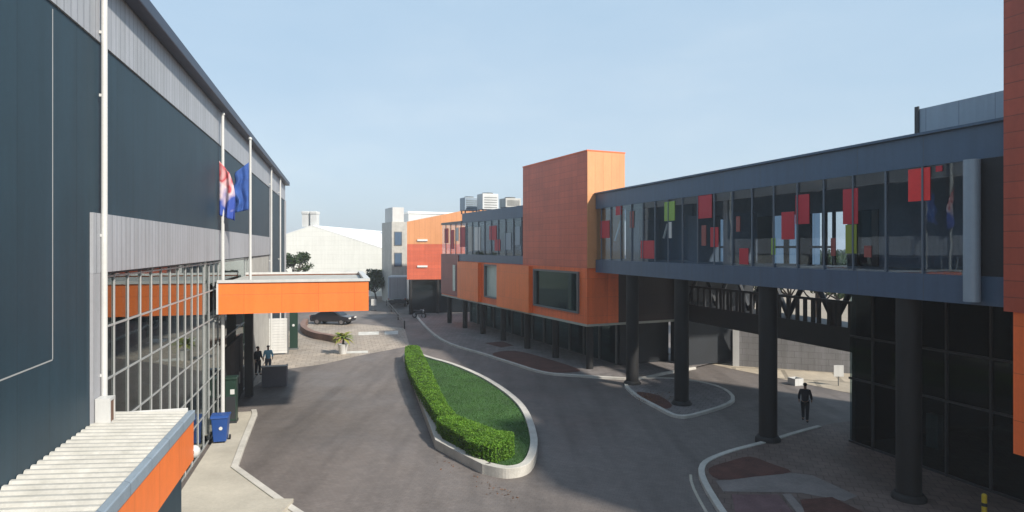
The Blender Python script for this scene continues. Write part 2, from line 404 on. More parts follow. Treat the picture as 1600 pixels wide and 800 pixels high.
MB().sheet(inn,.27).build('lawn',M['lawn'],t)
def inside(p,poly):
    c=False; j=len(poly)-1
    for i in range(len(poly)):
        if (poly[i][1]>p[1])!=(poly[j][1]>p[1]) and p[0]<(poly[j][0]-poly[i][0])*(p[1]-poly[i][1])/(poly[j][1]-poly[i][1])+poly[i][0]: c=not c
        j=i
    return c
wi=[(p[0]-2.5,p[1]+30) for p in inn]
m=MB(); k=0
while k<26000:
    p=(random.uniform(-8,1.2),random.uniform(22,47))
    if not inside(p,wi): continue
    k+=1; a=random.random()*6.28; h=random.uniform(.03,.085); w=.012; dx,dy=math.cos(a)*w,math.sin(a)*w; lx,ly=random.gauss(0,.03),random.gauss(0,.03)
    m.bm.faces.new([m.bm.verts.new(q) for q in ((p[0]-dx,p[1]-dy,.268),(p[0]+dx,p[1]+dy,.268),(p[0]+lx,p[1]+ly,.268+h))])
struct(m.build('grass',M['lawnblade']),'stuff')
# clipped hedge along the left and front of the island
hc=smoothline([(-7.1,45.6),(-6.2,41),(-4.9,35.3),(-3.6,30),(-2.55,26.5),(-1.7,25.1),(-.75,23.9),(-.15,23.55)],8)
def hw(i):
    s=i/(len(hc)-1); return math.sqrt(max(.0,1-(max(0,s-.93)/.0705)**2))*(.50+.12*math.sin(s*9)+ (.15 if s>.55 else 0) + (.12 if s>.8 else 0))
hr=thing('clipped_hedge','bright green clipped hedge curving along the near edge of the island','hedge',(-3.6,30,.25))
HZ=.74
m=MB(); rings=[]
for i,p in enumerate(hc):
    a=Vector(hc[max(i-1,0)]); b=Vector(hc[min(i+1,len(hc)-1)]); d=(b-a).normalized(); nn=Vector((-d.y,d.x)); w=max(.02,hw(i)-(.07 if i<len(hc)-10 else .2))
    rr=[]
    for q,z in ((-w,0),(-w*1.02,HZ*.5),(-w*.85,HZ-.12),(-w*.5,HZ-.06),(w*.5,HZ-.06),(w*.85,HZ-.12),(w*1.02,HZ*.5),(w,0)):
        rr.append(m.bm.verts.new((p[0]+nn.x*q+3.6,p[1]+nn.y*q-30,z+random.uniform(-.03,.03))))
    rings.append(rr)
for a,b in zip(rings,rings[1:]):
    for j in range(7): m.bm.faces.new([a[j],a[j+1],b[j+1],b[j]])
m.bm.faces.new(rings[0]); m.bm.faces.new(rings[-1][::-1])
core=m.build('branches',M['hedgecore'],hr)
m=MB()
for k in range(52000):
    f=random.random()*(len(hc)-1); i=int(f); p=Vector(hc[i]).lerp(Vector(hc[min(i+1,len(hc)-1)]),f-i)
    a=Vector(hc[max(i-1,0)]); b=Vector(hc[min(i+1,len(hc)-1)]); d=(b-a).normalized(); nn=Vector((-d.y,d.x)); w=hw(i)
    lump=1+.03*math.sin(p.y*3.1+p.x)+.025*math.sin(p.y*7.7)
    if random.random()<.62:
        q=random.uniform(-w,w); z=HZ*lump*(1-.18*(abs(q)/w)**4)+random.gauss(0,.02)
    else:
        if i>len(hc)-4: continue
        q=random.choice((-1,1))*w*random.uniform(.84,1.03); z=random.uniform(0,HZ*.95)*lump
    m.leaf(Vector((p.x+nn.x*q+3.6,p.y+nn.y*q-30,z)),.036,.35)
pe=Vector(hc[-1]); de=(pe-Vector(hc[-3])).normalized()
for k in range(5200):
    a=random.uniform(-2.2,2.2); rr_=random.uniform(.46,.60); q=pe-de*.42+de*math.cos(a)*rr_+Vector((-de.y,de.x))*math.sin(a)*rr_*1.25
    m.leaf(Vector((q.x+3.6,q.y-30,random.uniform(0,HZ))),.036,.35)
for k in range(1500):
    a=random.uniform(-1.7,1.7); rr_=.56*math.sqrt(random.random()); q=pe-de*.42+de*math.cos(a)*rr_+Vector((-de.y,de.x))*math.sin(a)*rr_*1.25
    m.leaf(Vector((q.x+3.6,q.y-30,HZ*(1-.1*(rr_/.56)**4)+random.gauss(0,.015))),.036,.35)
m.build('foliage',M['leafbright'],hr)

m=MB()
for k in range(420):
    q=random.random()
    if q<.12: p=Vector((-3.0+3.2*random.random()**.8,0)); p.y=25.0-1.25*(p.x+3.05)-.35-abs(random.gauss(0,.55)); z=.006
    else: p=Vector(G(1018,625))+Vector((random.gauss(0,.6),random.gauss(0,.6),0)); z=.13
    m.leaf(Vector((p[0],p[1],z+random.random()*.01)),.045,3)
struct(m.build('fallen_leaves',M['deadleaf']),'stuff')
# ------------------------------------------------------------------ exhibition hall (left)
A=FL.at
y163=A(163); y160=A(160); y421=A(421); y445=A(445); y395=A(395); y352=A(352); y386=A(386); y82=A(82)
hall=thing('exhibition_hall','long slate clad exhibition hall with pale metal bands along the left side','building',FL.O,FL.th)
Y0=-4
m=MB()
m.box(-.3,0,Y0,y160,0,12.4); m.box(-.3,0,y160,y421,7.4,12.4); m.box(-.3,0,y421,y445,0,12.4)
m.box(-40,-.3,y445-.3,y445,0,13.9); m.box(-40,-.3,Y0,Y0+.3,0,13.9); m.box(-40,-39.7,Y0+.3,y445-.3,0,13.9)
m.build('wall',M['slate'],hall)
MB().box(-.3,.04,Y0,y445+.02,12.4,13.95).build('upper_band',M['lightmetal'],hall)
MB().box(.003,.07,A(140),y421,7.45,8.72).build('lower_band',M['lightmetal'],hall)
MB().box(.003,.065,A(140),y160-.02,3.9,7.447).build('corner_trim',M['lightpanel'],hall)
m=MB()
m.profile([(Y0-.2,14.0),(y445+.25,14.0),(y445+.25,14.12),(Y0-.2,14.12)],-40.2,.1); m.build('roof',M['roofgrey'],hall)
m=MB(); m.box(.045,.42,Y0-.2,y445+.3,13.86,14.2); m.build('gutter',M['gutter'],hall,bevel=.03)
MB().box(.004,.09,y421,y421+.5,0,12.38).build('end_pilaster',M['lightpanel'],hall)
MB().box(.004,.12,y445-.45,y445+.05,0,12.38).build('end_pilaster',M['lightpanel'],hall)
m=MB(); m.box(.001,.006,y82-.012,y82+.012,5.97,12.3); m.box(.001,.0055,Y0,y82-.013,5.95,5.975); m.build('panel_joint',M['mullion'],hall)
MB().box(-.25,-.02,y395,y421,0,7.39).build('entrance_wall',M['offwhite'],hall)
# curtain wall
m=MB(); m.box(-.14,-.11,y160,y395,0.12,7.38); cw=m.build('curtain_wall',M['curtain'],hall)
k=0; yy=y160+.03
while yy<y395:
    if not (y352+.3<yy<y386-.3): MB().box(-.105,-.075,yy-.022,yy+.022,.12,7.38).build('mullion',M['mullion'],cw)
    yy+=1.03
for z in (.16,1.4,2.6,3.8,5.0,6.2,7.33): MB().box(-.105,-.08,y160,y395,z-.022,z+.022).build('transom',M['mullion'],cw)
m=MB(); m.box(-6,-5.8,y160,y395,0,7.4); m.box(-5.8,-.3,y160-.2,y160,0,7.4); m.box(-5.8,-.3,y395,y395+.2,0,7.4); m.box(-5.8,-.3,y160,y395,7.4,7.6); m.build('lobby_wall',M['interior'],hall)
MB().box(-5.8,-.15,y160,y395,0,.12).build('lobby_floor',M['pave'],hall)
for q in range(4):
    a=y352+.3+q*1.45; d=MB().box(-.10,-.05,a,a+1.38,.12,3.3).build('entrance_door',M['darkwall'],hall)
    MB().box(-.045,.02,a+1.2,a+1.24,.9,1.5).build('handle',M['rim'],d)
# downpipes
def pipe(px,zb,out=.13,r=.062):
    y=A(px,out); m=MB(); m.tube([(out,y,zb),(out,y,13.85)],r,14)
    o=m.build('downpipe',M['white'],hall)
    for z in (zb+1,zb+4,zb+7,12.6): MB().box(.045,out-.02,y-.05,y+.05,z-.03,z+.03).build('bracket',M['white'],o)
pipe(163,4.25); pipe(424,0,.2); pipe(438,0,.22)
yy=A(163,.2)
m=MB(); m.box(.08,.36,yy-.16,yy-.12,4.24,4.82); m.box(.08,.36,yy+.12,yy+.16,4.24,4.82); m.box(.08,.36,yy-.12,yy+.12,4.24,4.30); m.box(.08,.36,yy-.12,yy+.12,4.76,4.82); h=m.build('rain_hopper',M['white'],hall)
MB().box(.09,.34,yy-.118,yy+.118,4.302,4.758).build('inlet',M['brownbox'],h)

# annex porch at bottom left
an=thing('porch_annex','low porch with white ribbed roof and orange fascia at the near left corner','porch',FL.O,FL.th)
AW=1.77; AE=A(172,.1)+.1
MB().box(.02,AW-.22,Y0,AE-.16,.1,3.45).build('wall',M['slate'],an)
# ribbed roof: ribs run across, away from the wall
m=MB(); y=Y0; pr=[]
while y<AE: pr+= [(y,4.19),(y+.10,4.19),(y+.135,4.235),(y+.205,4.235),(y+.24,4.19)]; y+=.24
v0=[m.bm.verts.new((.012,p[0],p[1]+.10)) for p in pr]; v1=[m.bm.verts.new((AW-.12,p[0],p[1])) for p in pr]
for i in range(len(pr)-1): m.bm.faces.new([v0[i],v0[i+1],v1[i+1],v1[i]])
v2=[m.bm.verts.new((.012,p[0],4.0)) for p in (pr[0],pr[-1])]; v3=[m.bm.verts.new((AW-.12,p[0],4.0)) for p in (pr[0],pr[-1])]
m.bm.faces.new([v2[0],v2[1],v3[1],v3[0]])
m.build('ribbed_roof',M['offwhite'],an)
MB().box(AW-.12,AW+.03,Y0,AE+.03,4.03,4.25).build('gutter',M['bluegrey_l'],an,bevel=.02)
MB().box(.012,AW-.122,AE-.02,AE+.03,4.03,4.31).build('flashing',M['white'],an,bevel=.01)
MB().box(AW-.20,AW,Y0,AE,3.12,4.028).box(.02,AW-.202,AE-.12,AE,3.12,4.028).build('fascia',M['orange'],an)
lamp=thing('globe_lamp','small white globe lamp on the end of the near porch','lamp',FL.w(AW-.05,AE+.02,3.25),FL.th)
MB().box(-.04,.04,-.018,.14,-.03,.03).build('bracket',M['frame'],lamp)
MB().ball((.0,.22,-.02),.15).build('globe',M['white'],lamp)
MB().box(FL.w(1.2,18)[0],FL.w(1.2,18)[0]+1.6,18.6,19.8,.10,.22).build('step',M['concrete'])
st=bpy.data.objects['step']; tag(st,'low grey concrete step on the pavement beside the near porch','step')

# orange entrance canopy
cy=A(335,0)
can=thing('entrance_canopy','long bright orange canopy box with white coping projecting over the hall entrance','canopy',FL.O,FL.th)
CW=6.25; CD=8.6
m=MB(); m.box(.10,CW,cy,cy+.08,5.2,6.5); m.box(CW-.08,CW,cy+.08,cy+CD,5.2,6.5); m.box(.10,CW-.08,cy+CD-.08,cy+CD,5.2,6.5); m.build('fascia',M['orange'],can)
m=MB(); m.box(.10,CW+.06,cy-.06,cy+.2,6.503,6.62); m.box(CW-.2,CW+.06,cy+.2,cy+CD+.06,6.503,6.62); m.box(.1,CW-.2,cy+CD-.2,cy+CD+.06,6.503,6.62)
m.box(.075,.15,cy-.04,cy-.003,5.2,6.50); m.build('coping',M['white'],can)
MB().box(.10,CW-.081,cy+.081,cy+CD-.081,6.36,6.44).build('roof',M['offwhite'],can)
MB().box(.10,CW-.081,cy+.081,cy+CD-.081,5.22,5.3).build('soffit',M['soffit'],can)
for (xx,yy) in ((.33,cy+8.0),):
    MB().box(xx-.2,xx+.2,yy-.2,yy+.2,0,5.219).build('pillar',M['dark'],can)

# flagpoles and flags
def flagpole(px,b,label,ztop):
    y=A(px,b); t=thing('flagpole',label,'flagpole',FL.w(b,y,0),FL.th,'white flagpoles against the hall')
    MB().tube([(0,0,.05),(0,0,6),(0,0,ztop)],[.085,.075,.06],14).build('pole',M['white'],t)
    MB().box(-.13,.13,-.13,.13,0.0,.06).build('base_plate',M['frame'],t)
    MB().ball((0,0,ztop+.05),.09).build('finial',M['white'],t)
    return b,y
b1,y1=flagpole(348,.22,'white flagpole behind the canopy front, with the striped flag',13.6)
def flag(b,y,ztop,h,w,mat,label,seed,dirn,lobes=1):
    rnd=random.Random(seed); m=MB(); nu,nv=14,26; g=[]
    for j in range(nv+1):
        v=j/nv; row=[]
        for i in range(nu+1):
            u=i/nu
            ww=w*(1-.25*math.sin(v*math.pi*lobes)**2*(lobes>1))*(.55+.45*math.sin(min(1,v*1.6+.15)*math.pi*.5))
            fold=.10*math.sin(u*11+v*3+seed)*(.3+v)*min(1,u*3)
            z=-v*h*(1-.12*u)-u*.45*h*.5
            row.append(m.bm.verts.new((dirn[0]*u*ww-dirn[1]*fold,dirn[1]*u*ww+dirn[0]*fold,z)))
        g.append(row)
    for j in range(nv):
        for i in range(nu): m.bm.faces.new([g[j][i],g[j][i+1],g[j+1][i+1],g[j+1][i]])
    m.smooth=True
    o=m.build('flag',M[mat]); o.location=FL.w(b,y,ztop); o.rotation_euler=(0,0,FL.th)
    s=o.modifiers.new('thickness','SOLIDIFY'); s.thickness=.006
    tag(o,label,'flag')
flag(b1-.12,y1-.1,11.65,2.3,.62,'flagstripe','limp red, white and blue flag hanging from the pole at the glass wall',2,(1,-.1))
b2,y2=1.2,y1+.9
t=thing('flagpole','white flagpole standing on the canopy roof, with the blue flag','flagpole',FL.w(b2,y2,6.44),FL.th,'white flagpoles against the hall')
MB().tube([(0,0,.05),(0,0,3),(0,0,6.3)],[.06,.055,.05],14).build('pole',M['white'],t); MB().box(-.15,.15,-.15,.15,0,.06).build('base_plate',M['frame'],t); MB().ball((0,0,6.35),.08).build('finial',M['white'],t)
flag(b2-.06,y2,11.75,2.1,.82,'flagblue','limp plain blue flag hanging from the pole on the canopy roof',5,(-1,-.2),2)

# ------------------------------------------------------------------ things by the hall
def bin_(px,py,label):
    t=thing('wheelie_bin',label,'bin',G(px,py,.1),FL.th)
    m=MB(); a=[(-.24,-.27),(.24,-.27),(.24,.27),(-.24,.27)]; b=[(-.31,-.35),(.31,-.35),(.31,.35),(-.31,.35)]
    va=[m.bm.verts.new((*p,.06)) for p in a]; vb=[m.bm.verts.new((*p,1.02)) for p in b]
    m.bm.faces.new(va[::-1]); m.bm.faces.new(vb)
    for i in range(4): m.bm.faces.new([va[i],va[(i+1)%4],vb[(i+1)%4],vb[i]])
    m.build('body',M['binblue'],t,bevel=.03)
    m=MB(); m.profile([(-.39,1.025),(.39,1.025),(.37,1.10),(.1,1.16),(-.3,1.12)],-.34,.34); m.build('lid',M['binblue'],t,bevel=.02)
    MB().tube([(-.3,.44,1.03),(.3,.44,1.03)],.02,8).build('handle',M['binblue'],t)
    for s in (-1,1): MB().tube([(s*.27,.27,.1),(s*.33,.27,.1)],.1,14).build('wheel',M['tyre'],t)
    m=MB(); m.tube([(.05,-.332,.62),(.05,-.345,.62)],.07,14); m.build('emblem',M['white'],t)
bin_(345,690,'blue plastic wheelie bin on the pavement by the glass wall')
t=thing('service_cabinet','tall dark green cabinet with a small white plate behind the blue bin','cabinet',G(362,659,.1),FL.th)
MB().box(-.25,.25,-.3,.3,0,.1).build('plinth',M['dark'],t); MB().box(-.23,.23,-.28,.28,.1,1.95).build('body',M['cabgreen'],t,bevel=.02)
MB().box(-.27,.27,-.32,.32,1.95,2.05).build('cap',M['cabgreen'],t,bevel=.02); MB().box(-.02,.16,-.29,-.283,1.3,1.52).build('plate',M['white'],t)
MB().box(-.2,.2,-.286,-.281,.2,1.2).build('door',M['dark'],t)

# ------------------------------------------------------------------ people
def skin(verts,edges,rad,mat,name,parent,sub=2):
    me=bpy.data.meshes.new(name); me.from_pydata(verts,edges,[]); o=bpy.data.objects.new(name+'_tmp',me); C.objects.link(o)
    md=o.modifiers.new('s','SKIN'); md.use_smooth_shade=True
    for i,r in enumerate(rad):
        rr=r if isinstance(r,tuple) else (r,r)
        me.skin_vertices[0].data[i].radius=rr; me.skin_vertices[0].data[i].use_root=(i==0)
    sb=o.modifiers.new('d','SUBSURF'); sb.levels=sub; sb.render_levels=sub
    dg=bpy.context.evaluated_depsgraph_get(); ev=o.evaluated_get(dg); nm=bpy.data.meshes.new_from_object(ev)
    bpy.data.objects.remove(o); nm.name=name; nm.materials.clear(); nm.materials.append(mat)
    for p in nm.polygons: p.use_smooth=True
    r=bpy.data.objects.new(name,nm); C.objects.link(r); r.parent=parent; return r
def person(label,loc,rot,top,bottom,arm=(0,0),stride=.12,group=None):
    t=thing('person',label,'person',loc,rot)
    J={'pel':(0,0,.95),'sp':(0,.01,1.12),'ch':(0,0,1.32),'nk':(0,0,1.47),'hd':(0,-.015,1.58),'hdt':(0,0,1.68)}
    V=[];E=[];Rd=[];ix={}
    def add(n,p,r,par=None):
        ix[n]=len(V); V.append(p); Rd.append(r)
        if par: E.append((ix[par],ix[n]))
    add('pel',J['pel'],(.12,.085)); add('sp',J['sp'],(.105,.075),'pel'); add('ch',J['ch'],(.12,.08),'sp'); add('nk',J['nk'],.055,'ch'); add('jaw',(0,-.02,1.55),(.068,.08),'nk'); add('hd',(0,-.005,1.64),(.078,.095),'jaw'); add('hdt',(0,0,1.71),(.055,.065),'hd')
    add('nose',(0,-.105,1.62),.014,'hd')
    for s in (-1,1):
        k='L' if s<0 else 'R'; st=stride*s; ar=arm[0] if s<0 else arm[1]
        add('hip'+k,(s*.095,0,.88),.095,'pel'); add('kn'+k,(s*.10,-st*.6-.02,.50),.06,'hip'+k); add('an'+k,(s*.10,-st,.10),.042,'kn'+k); add('to'+k,(s*.11,-st-.15,.04),.038,'an'+k)
        add('sh'+k,(s*.19,0,1.40),.062,'ch'); add('el'+k,(s*.25,.03-ar*.08,1.14),.043,'sh'+k); add('wr'+k,(s*.26,-.05-ar*.32,.92+ar*.22),.031,'el'+k)
        add('pm'+k,(s*.26,-.075-ar*.38,.85+ar*.24),(.022,.040),'wr'+k)
        for q in range(4): 
            add('f%d'%q+k,(s*.262,-.05-ar*.40-q*.018,.79+ar*.25+(.01 if q in(0,3) else 0)),.009,'pm'+k); add('g%d'%q+k,(s*.25,-.055-ar*.40-q*.018,.755+ar*.25+(.012 if q in(0,3) else 0)),.008,'f%d'%q+k)
        add('th'+k,(s*.235,-.125-ar*.38,.83+ar*.24),.010,'pm'+k)
    skin(V,E,Rd,M['skin'],'body',t)
    e=.014
    sv=[(0,0,.84),(0,.01,1.12),(0,0,1.32),(0,0,1.455)]; sr=[(.17,.13),(.16,.125),(.185,.14),(.085,.085)]; se=[(0,1),(1,2),(2,3)]
    for s in (-1,1):
        ar=arm[0] if s<0 else arm[1]; b=len(sv)
        sv+=[(s*.19,0,1.40),(s*.25,.03-ar*.08,1.14),(s*.259,-.035-ar*.27,.96+ar*.19)]; sr+=[.078,.06,.046]; se+=[(2,b),(b,b+1),(b+1,b+2)]
    skin(sv,se,sr,M[top],'shirt',t)
    tv=[(0,0,1.04)]; tr=[(.168,.128)]; te=[]
    for s in (-1,1):
        st=stride*s; b=len(tv); tv+=[(s*.095,0,.86),(s*.10,-st*.6-.02,.50),(s*.10,-st+.005,.11)]; tr+=[.115,.082,.068]; te+=[(0,b),(b,b+1),(b+1,b+2)]
    skin(tv,te,tr,M[bottom],'trousers',t)
    m=MB(); m.ball((0,.02,1.685),.10,.92,1.05,.82); m.build('hair',M['hair'],t)
    for s in (-1,1):
        m=MB(); m.ball((s*.11,-stride*s-.07,.045),.06,.8,2.1,.75); m.build('shoe',M['tyre'],t)
    return t
person('person in dark clothing walking across the plaza under the bridge',(G(1258,662)[0],G(1258,662)[1],.10),R(150),'clothdark','clothdark',(.2,.1),.2)
person('person in a light blue shirt behind the grey security desk',(*G(419,588)[:2],.16),R(20),'clothblue','clothgrey',(.6,.5),.03)
person('person in dark clothing standing left of the blue shirted person',(*G(403,590)[:2],.16),R(60),'clothdark','clothdark',(.1,.2),.05)
dk=thing('security_desk','plain grey security desk standing beside the hall entrance','desk',G(420,603),FL.th)
MB().box(-.35,1.0,-.35,-.25,0,1.12).box(.9,1.0,-.25,.55,0,1.12).build('front_panel',M['clothgrey'],dk,bevel=.01); MB().box(-.40,1.05,-.42,.1,1.12,1.17).build('top',M['frame'],dk,bevel=.01)
MB().box(-.3,-.25,-.25,.35,0,1.119).build('side_panel',M['dark'],dk)
tt=thing('totem','dark grey information totem on the light paving beyond the canopy','totem',G(459,546),FL.th)
MB().box(-.35,.35,-.2,.2,0,.12).build('base',M['frame'],tt); MB().box(-.3,.3,-.14,.14,.12,2.9).build('panel',M['cabgreen'],tt,bevel=.02); MB().ball((-.02,-.141,1.9),.1,1,.15,1).build('emblem',M['white'],tt)
sw=thing('screen_wall','white slatted screen wall standing out from the hall beyond the canopy','screen wall',G(419,555),FL.th)
xx=1.35
m=MB()
for q in range(13): m.box(0,xx,-.03,.03,.12+q*.2,.12+q*.2+.185)
m.build('slat_panel',M['white'],sw)
for a in (-.08,xx): MB().box(a,a+.08,-.06,.06,0,2.8).build('post',M['frame'],sw)
# curved stone planter wall
pc=[G(478,506),G(473,515),G(480,523),G(495,529),G(512,532),G(530,536)]
o=kerb(smoothline(pc,5),.5,.55,name='planter_wall',mat='brick'); del o['kind']; tag(o,'curved brown stone bench wall on the light paving','bench wall')
pp=thing('potted_palm','small yellow green palm in a white pot on the light paving','potted plant',G(536,553)); pp.scale=(1.5,1.5,1.35)
m=MB(); m.tube([(0,0,0),(0,0,.1),(0,0,.5),(0,0,.55)],[.17,.19,.25,.27],18); m.build('pot',M['white'],pp)
m=MB(); m.tube([(0,0,.5),(.03,0,.9)],[.06,.05],8); m.build('stem',M['bark'],pp)
m=MB()
for k in range(46):
    a=random.random()*6.28; up=random.uniform(.1,.9); L_=random.uniform(.45,.85); prev=None
    for q in range(7):
        s=q/6; p=Vector((math.cos(a)*L_*s,math.sin(a)*L_*s,.85+up*s-.55*s*s))
        w=Vector((-math.sin(a),math.cos(a),0))*.10*math.sin(math.pi*min(1,s+.12))
        cur=(m.bm.verts.new(p-w),m.bm.verts.new(p+w))
        if prev: m.bm.faces.new([prev[0],prev[1],cur[1],cur[0]])
        prev=cur
m.build('fronds',M['leafyellow'],pp)

# ------------------------------------------------------------------ glass bridge (right)
B=FR.at
BD=3.3; bN=6.0; bF=B(925)-.55
br=thing('glass_bridge','long elevated glass bridge with blue grey fascias on dark columns along the right','bridge',FR.O,FR.th)
MB().box(0,BD,bN,bF,10.42,11.35).build('upper_fascia',M['bluegrey'],br)
MB().box(-.12,BD+.1,bN,bF,11.353,11.43).build('roof_coping',M['bluegrey'],br)
MB().box(0,BD,bN,bF,6.4,7.2).build('lower_fascia',M['bluegrey'],br)
MB().box(.2,BD-.3,bN,bF-.1,7.203,7.25).build('floor',M['bridgeroom'],br)
yG0=B(1506); yW=B(1130)
gl=MB().box(.06,.075,yG0,bF-.02,7.203,10.417).build('glazing',M['bridgeglass'],br)
yy=yG0
while yy<bF: MB().box(0.0,.055,yy-.025,yy+.025,7.203,10.417).build('mullion',M['bluemullion'],gl); yy+=1.28
# back side: solid wall, and window strip where the yard lies behind
yE=B(1378,BD); yM=B(1120,BD)
m=MB(); m.box(BD-.15,BD,bN,yE,7.203,10.417); m.box(BD-.15,BD,yM,bF,7.203,10.417); m.box(BD-.15,BD,yE,yM,9.45,10.417); m.build('back_wall',M['bridgeroom'],br)
bg=MB().box(BD-.08,BD-.07,yE,yM,7.21,9.445).build('rear_glazing',M['bridgeglass'],br)
for x0,x1 in ((1188,1212),(1250,1272),(1330,1345),(1368,1378),(1150,1158),(1160,1164),(1230,1236),(1290,1296),(1306,1309)):
    MB().box(BD-.2,BD-.09,B(x1,BD),B(x0,BD),7.21,9.445).build('post',M['dark'],bg)
for px in (1145,1225,1285): MB().box(BD-.2,BD-.09,B(px+22,BD),B(px-16,BD),7.95,8.05).build('rail',M['dark'],bg)
MB().box(.0,BD-.2,bN,yG0-.02,7.203,10.417).build('end_wall',M['darkwall'],br)
MB().tube([(-.21,B(1519,-.2),6.5),(-.21,B(1519,-.2),10.40)],.205,24).build('end_post',M['bluegrey_l'],br)
# coloured sheets hung just inside the glass
for x0,x1,y0,y1,mt in ((1221,1241,331,374,'red'),(1243,1264,304,350,'red'),(1317,1340,295,350,'red'),(1321,1338,351,396,'olive'),(1419,1453,263,314,'redbright'),(1462,1472,259,268,'red'),(1091,1112,303,341,'red'),(1110,1122,355,386,'red'),(1038,1054,315,345,'green'),(1155,1169,388,413,'red'),(1001,1022,376,404,'red'),(962,971,320,336,'red'),(938,952,345,372,'red'),(1044,1049,347,372,'white'),(1096,1103,352,384,'maroonlight'),(1150,1156,338,362,'maroonlight'),(1298,1305,372,400,'maroonlight'),(1205,1211,372,398,'green'),(1350,1361,384,402,'maroonlight'),(984,990,330,356,'maroonlight')):
    b=.03; MB().box(b,b+.022,B(x1,b),B(x0,b),max(7.26,FR.z((x0+x1)/2,y1,b)),min(10.41,FR.z((x0+x1)/2,y0,b))).build('colour_panel',M[mt],br)
for x0,x1,y0,y1 in ((961,970,376,345),(1037,1043,372,350)):
    m=MB(); p=(.3,B(x0,.3),FR.z(x0,y0,.3)); q=(.3,B(x1,.3),FR.z(x1,y1,.3)); m.tube([p,q],.06,8); m.build('leaning_tube',M['white'],br)
# interior partitions and people-height furniture seen through the glass
for px in (985,1075,1130): MB().box(1.2,2.6,B(px+14,1.2),B(px,1.2),7.253,9.6).build('partition',M['bridgeroom'],br)
# columns
for px in (988,1065,1200,1420,1760):
    y=B(px,.42); m=MB(); m.tube([(.42,y,.30),(.42,y,6.398)],.36,24); c=m.build('column',M['column'],br)
    m=MB(); m.tube([(.42,y,.0),(.42,y,.18),(.42,y,.299)],[.50,.50,.40],24); m.build('base',M['column'],c)

# rear building behind the bridge
RB=BD+.06
yR=B(1325,RB)
rb=thing('rear_building','dark glazed block with pale metal parapet behind the near end of the bridge','building',FR.O,FR.th)
m=MB(); m.box(RB,RB+.2,4,yR,6.2,11.3); m.box(RB+9,RB+9.2,4,yR,0,11.3); m.box(RB+.2,RB+9,4,4.2,0,11.3); m.box(RB+.2,RB+9,yR-.2,yR,0,11.3); m.build('wall',M['darkwall'],rb)
MB().box(RB,RB+9.2,4,yR,11.303,11.4).build('roof',M['bluegrey'],rb)
MB().box(RB+.2,RB+9,4.2,yR-.2,6.2,6.3).build('ceiling',M['soffit'],rb)
g=MB().box(RB+.08,RB+.1,4,yR-.02,.1,6.197).build('glazing',M['rearglass'],rb)
yy=4.3
while yy<yR: MB().box(RB,RB+.077,yy-.04,yy+.04,.1,6.197).build('mullion',M['dark'],g); yy+=1.5
for z in (.15,2.7,4.4): MB().box(RB+.004,RB+.07,4,yR-.02,z-.04,z+.04).build('transom',M['dark'],g)
y14=B(1432,RB)
MB().box(RB+.0,RB+.2,4,y14,11.403,12.95).box(RB+.2,RB+8,y14-.2,y14,11.403,12.95).build('parapet',M['bluegrey_l'],rb)
MB().box(RB-.05,RB-.003,y14-.12,y14+.04,11.41,13.05).build('corner_post',M['dark'],rb)
for px,h in ((1347,1.4),(1382,1.0),(1394,1.6),(1456,1.3)):
    b=RB+2.5; y=B(px,b); MB().box(b,b+.3,y-.25,y+.25,.1,.1+h).build('display_stand',M['offwhite'],rb)

# rear walkway deck
wk=thing('rear_walkway','dark raised walkway with slatted railing behind the bridge columns','walkway',FR.O,FR.th)
WB=5.1; wy0=yR+.05; wy1=B(1055,WB)
MB().box(WB,WB+1.8,wy0,wy1,3.4,4.45).build('deck',M['dark'],wk)
MB().box(WB,WB+.1,wy0,wy1,5.5,5.62).build('top_rail',M['dark'],wk)
yy=wy0+.1; rr=random.Random(3)
while yy<wy1: MB().box(WB+.01,WB+.09,yy,yy+.20,4.453,5.497).build('upright',M['dark'],wk); yy+=rr.choice((.28,.5,.36,.62))
yy=wy0+.3; up=0
while yy<wy1-1.5:
    m=MB(); a,b_=((4.46,6.9) if up%2==0 else (6.9,4.46)); m.tube([(WB+.9,yy,a),(WB+.9,yy+1.5,b_)],.13,8); m.build('brace',M['dark'],wk); yy+=1.5; up+=1
MB().box(WB+.75,WB+1.05,wy0,wy1,6.85,7.15).build('upper_beam',M['dark'],wk)
yy=wy0+1
while yy<wy1: MB().box(WB+1.5,WB+1.75,yy,yy+.25,0,3.397).build('post',M['dark'],wk); yy+=7.4
bw=thing('boundary_wall','long grey block wall with a white end pillar behind the yard','wall',FR.O,FR.th)
wb=FR.D; 
px0=G(1150,572); px1=G(1322,610)
def toR(p): x=p[0]-FR.O[0]; y=p[1]-FR.O[1]; return (x*FR.c+y*FR.s, -x*FR.s+y*FR.c)
w0=toR(px0); w1=toR(px1)
xb=(w0[0]+w1[0])/2
bw.location=(px0[0],px0[1],0); q1=G(1335,584); bw.rotation_euler=(0,0,math.atan2(q1[1]-px0[1],q1[0]-px0[0])); WL=(Vector(q1)-Vector(px0)).length+8
MB().box(.2,WL,0,.25,0,2.5).build('wall',M['wallgrey'],bw)
MB().box(.2,WL,-.05,.3,2.503,2.58).build('coping',M['kerb'],bw)
MB().box(-.2,.197,-.12,.3,0,2.7).build('pillar',M['white'],bw)
fp=thing('gate','dark slatted gate with pale posts left of the white pillar','gate',FR.w(xb+.1,w0[1]+.6),FR.th)
for q in range(5): MB().box(-.05,.05,.2+q*1.0,q*1.0+.09,0,2.5).build('post',M['mullion'] if q in (1,2) else M['dark'],fp)
MB().box(-.02,.02,0,4.1,.25,2.3).build('panel',M['darkwall'],fp)
sg=thing('notice_board','small white notice board on a post in the sunlit yard','sign',G(1310,603),FR.th+R(70))
MB().tube([(0,0,0),(0,0,1.2)],.03,8).build('post',M['frame'],sg); MB().box(-.05,-.02,-.28,.28,.55,1.2).build('board',M['white'],sg)
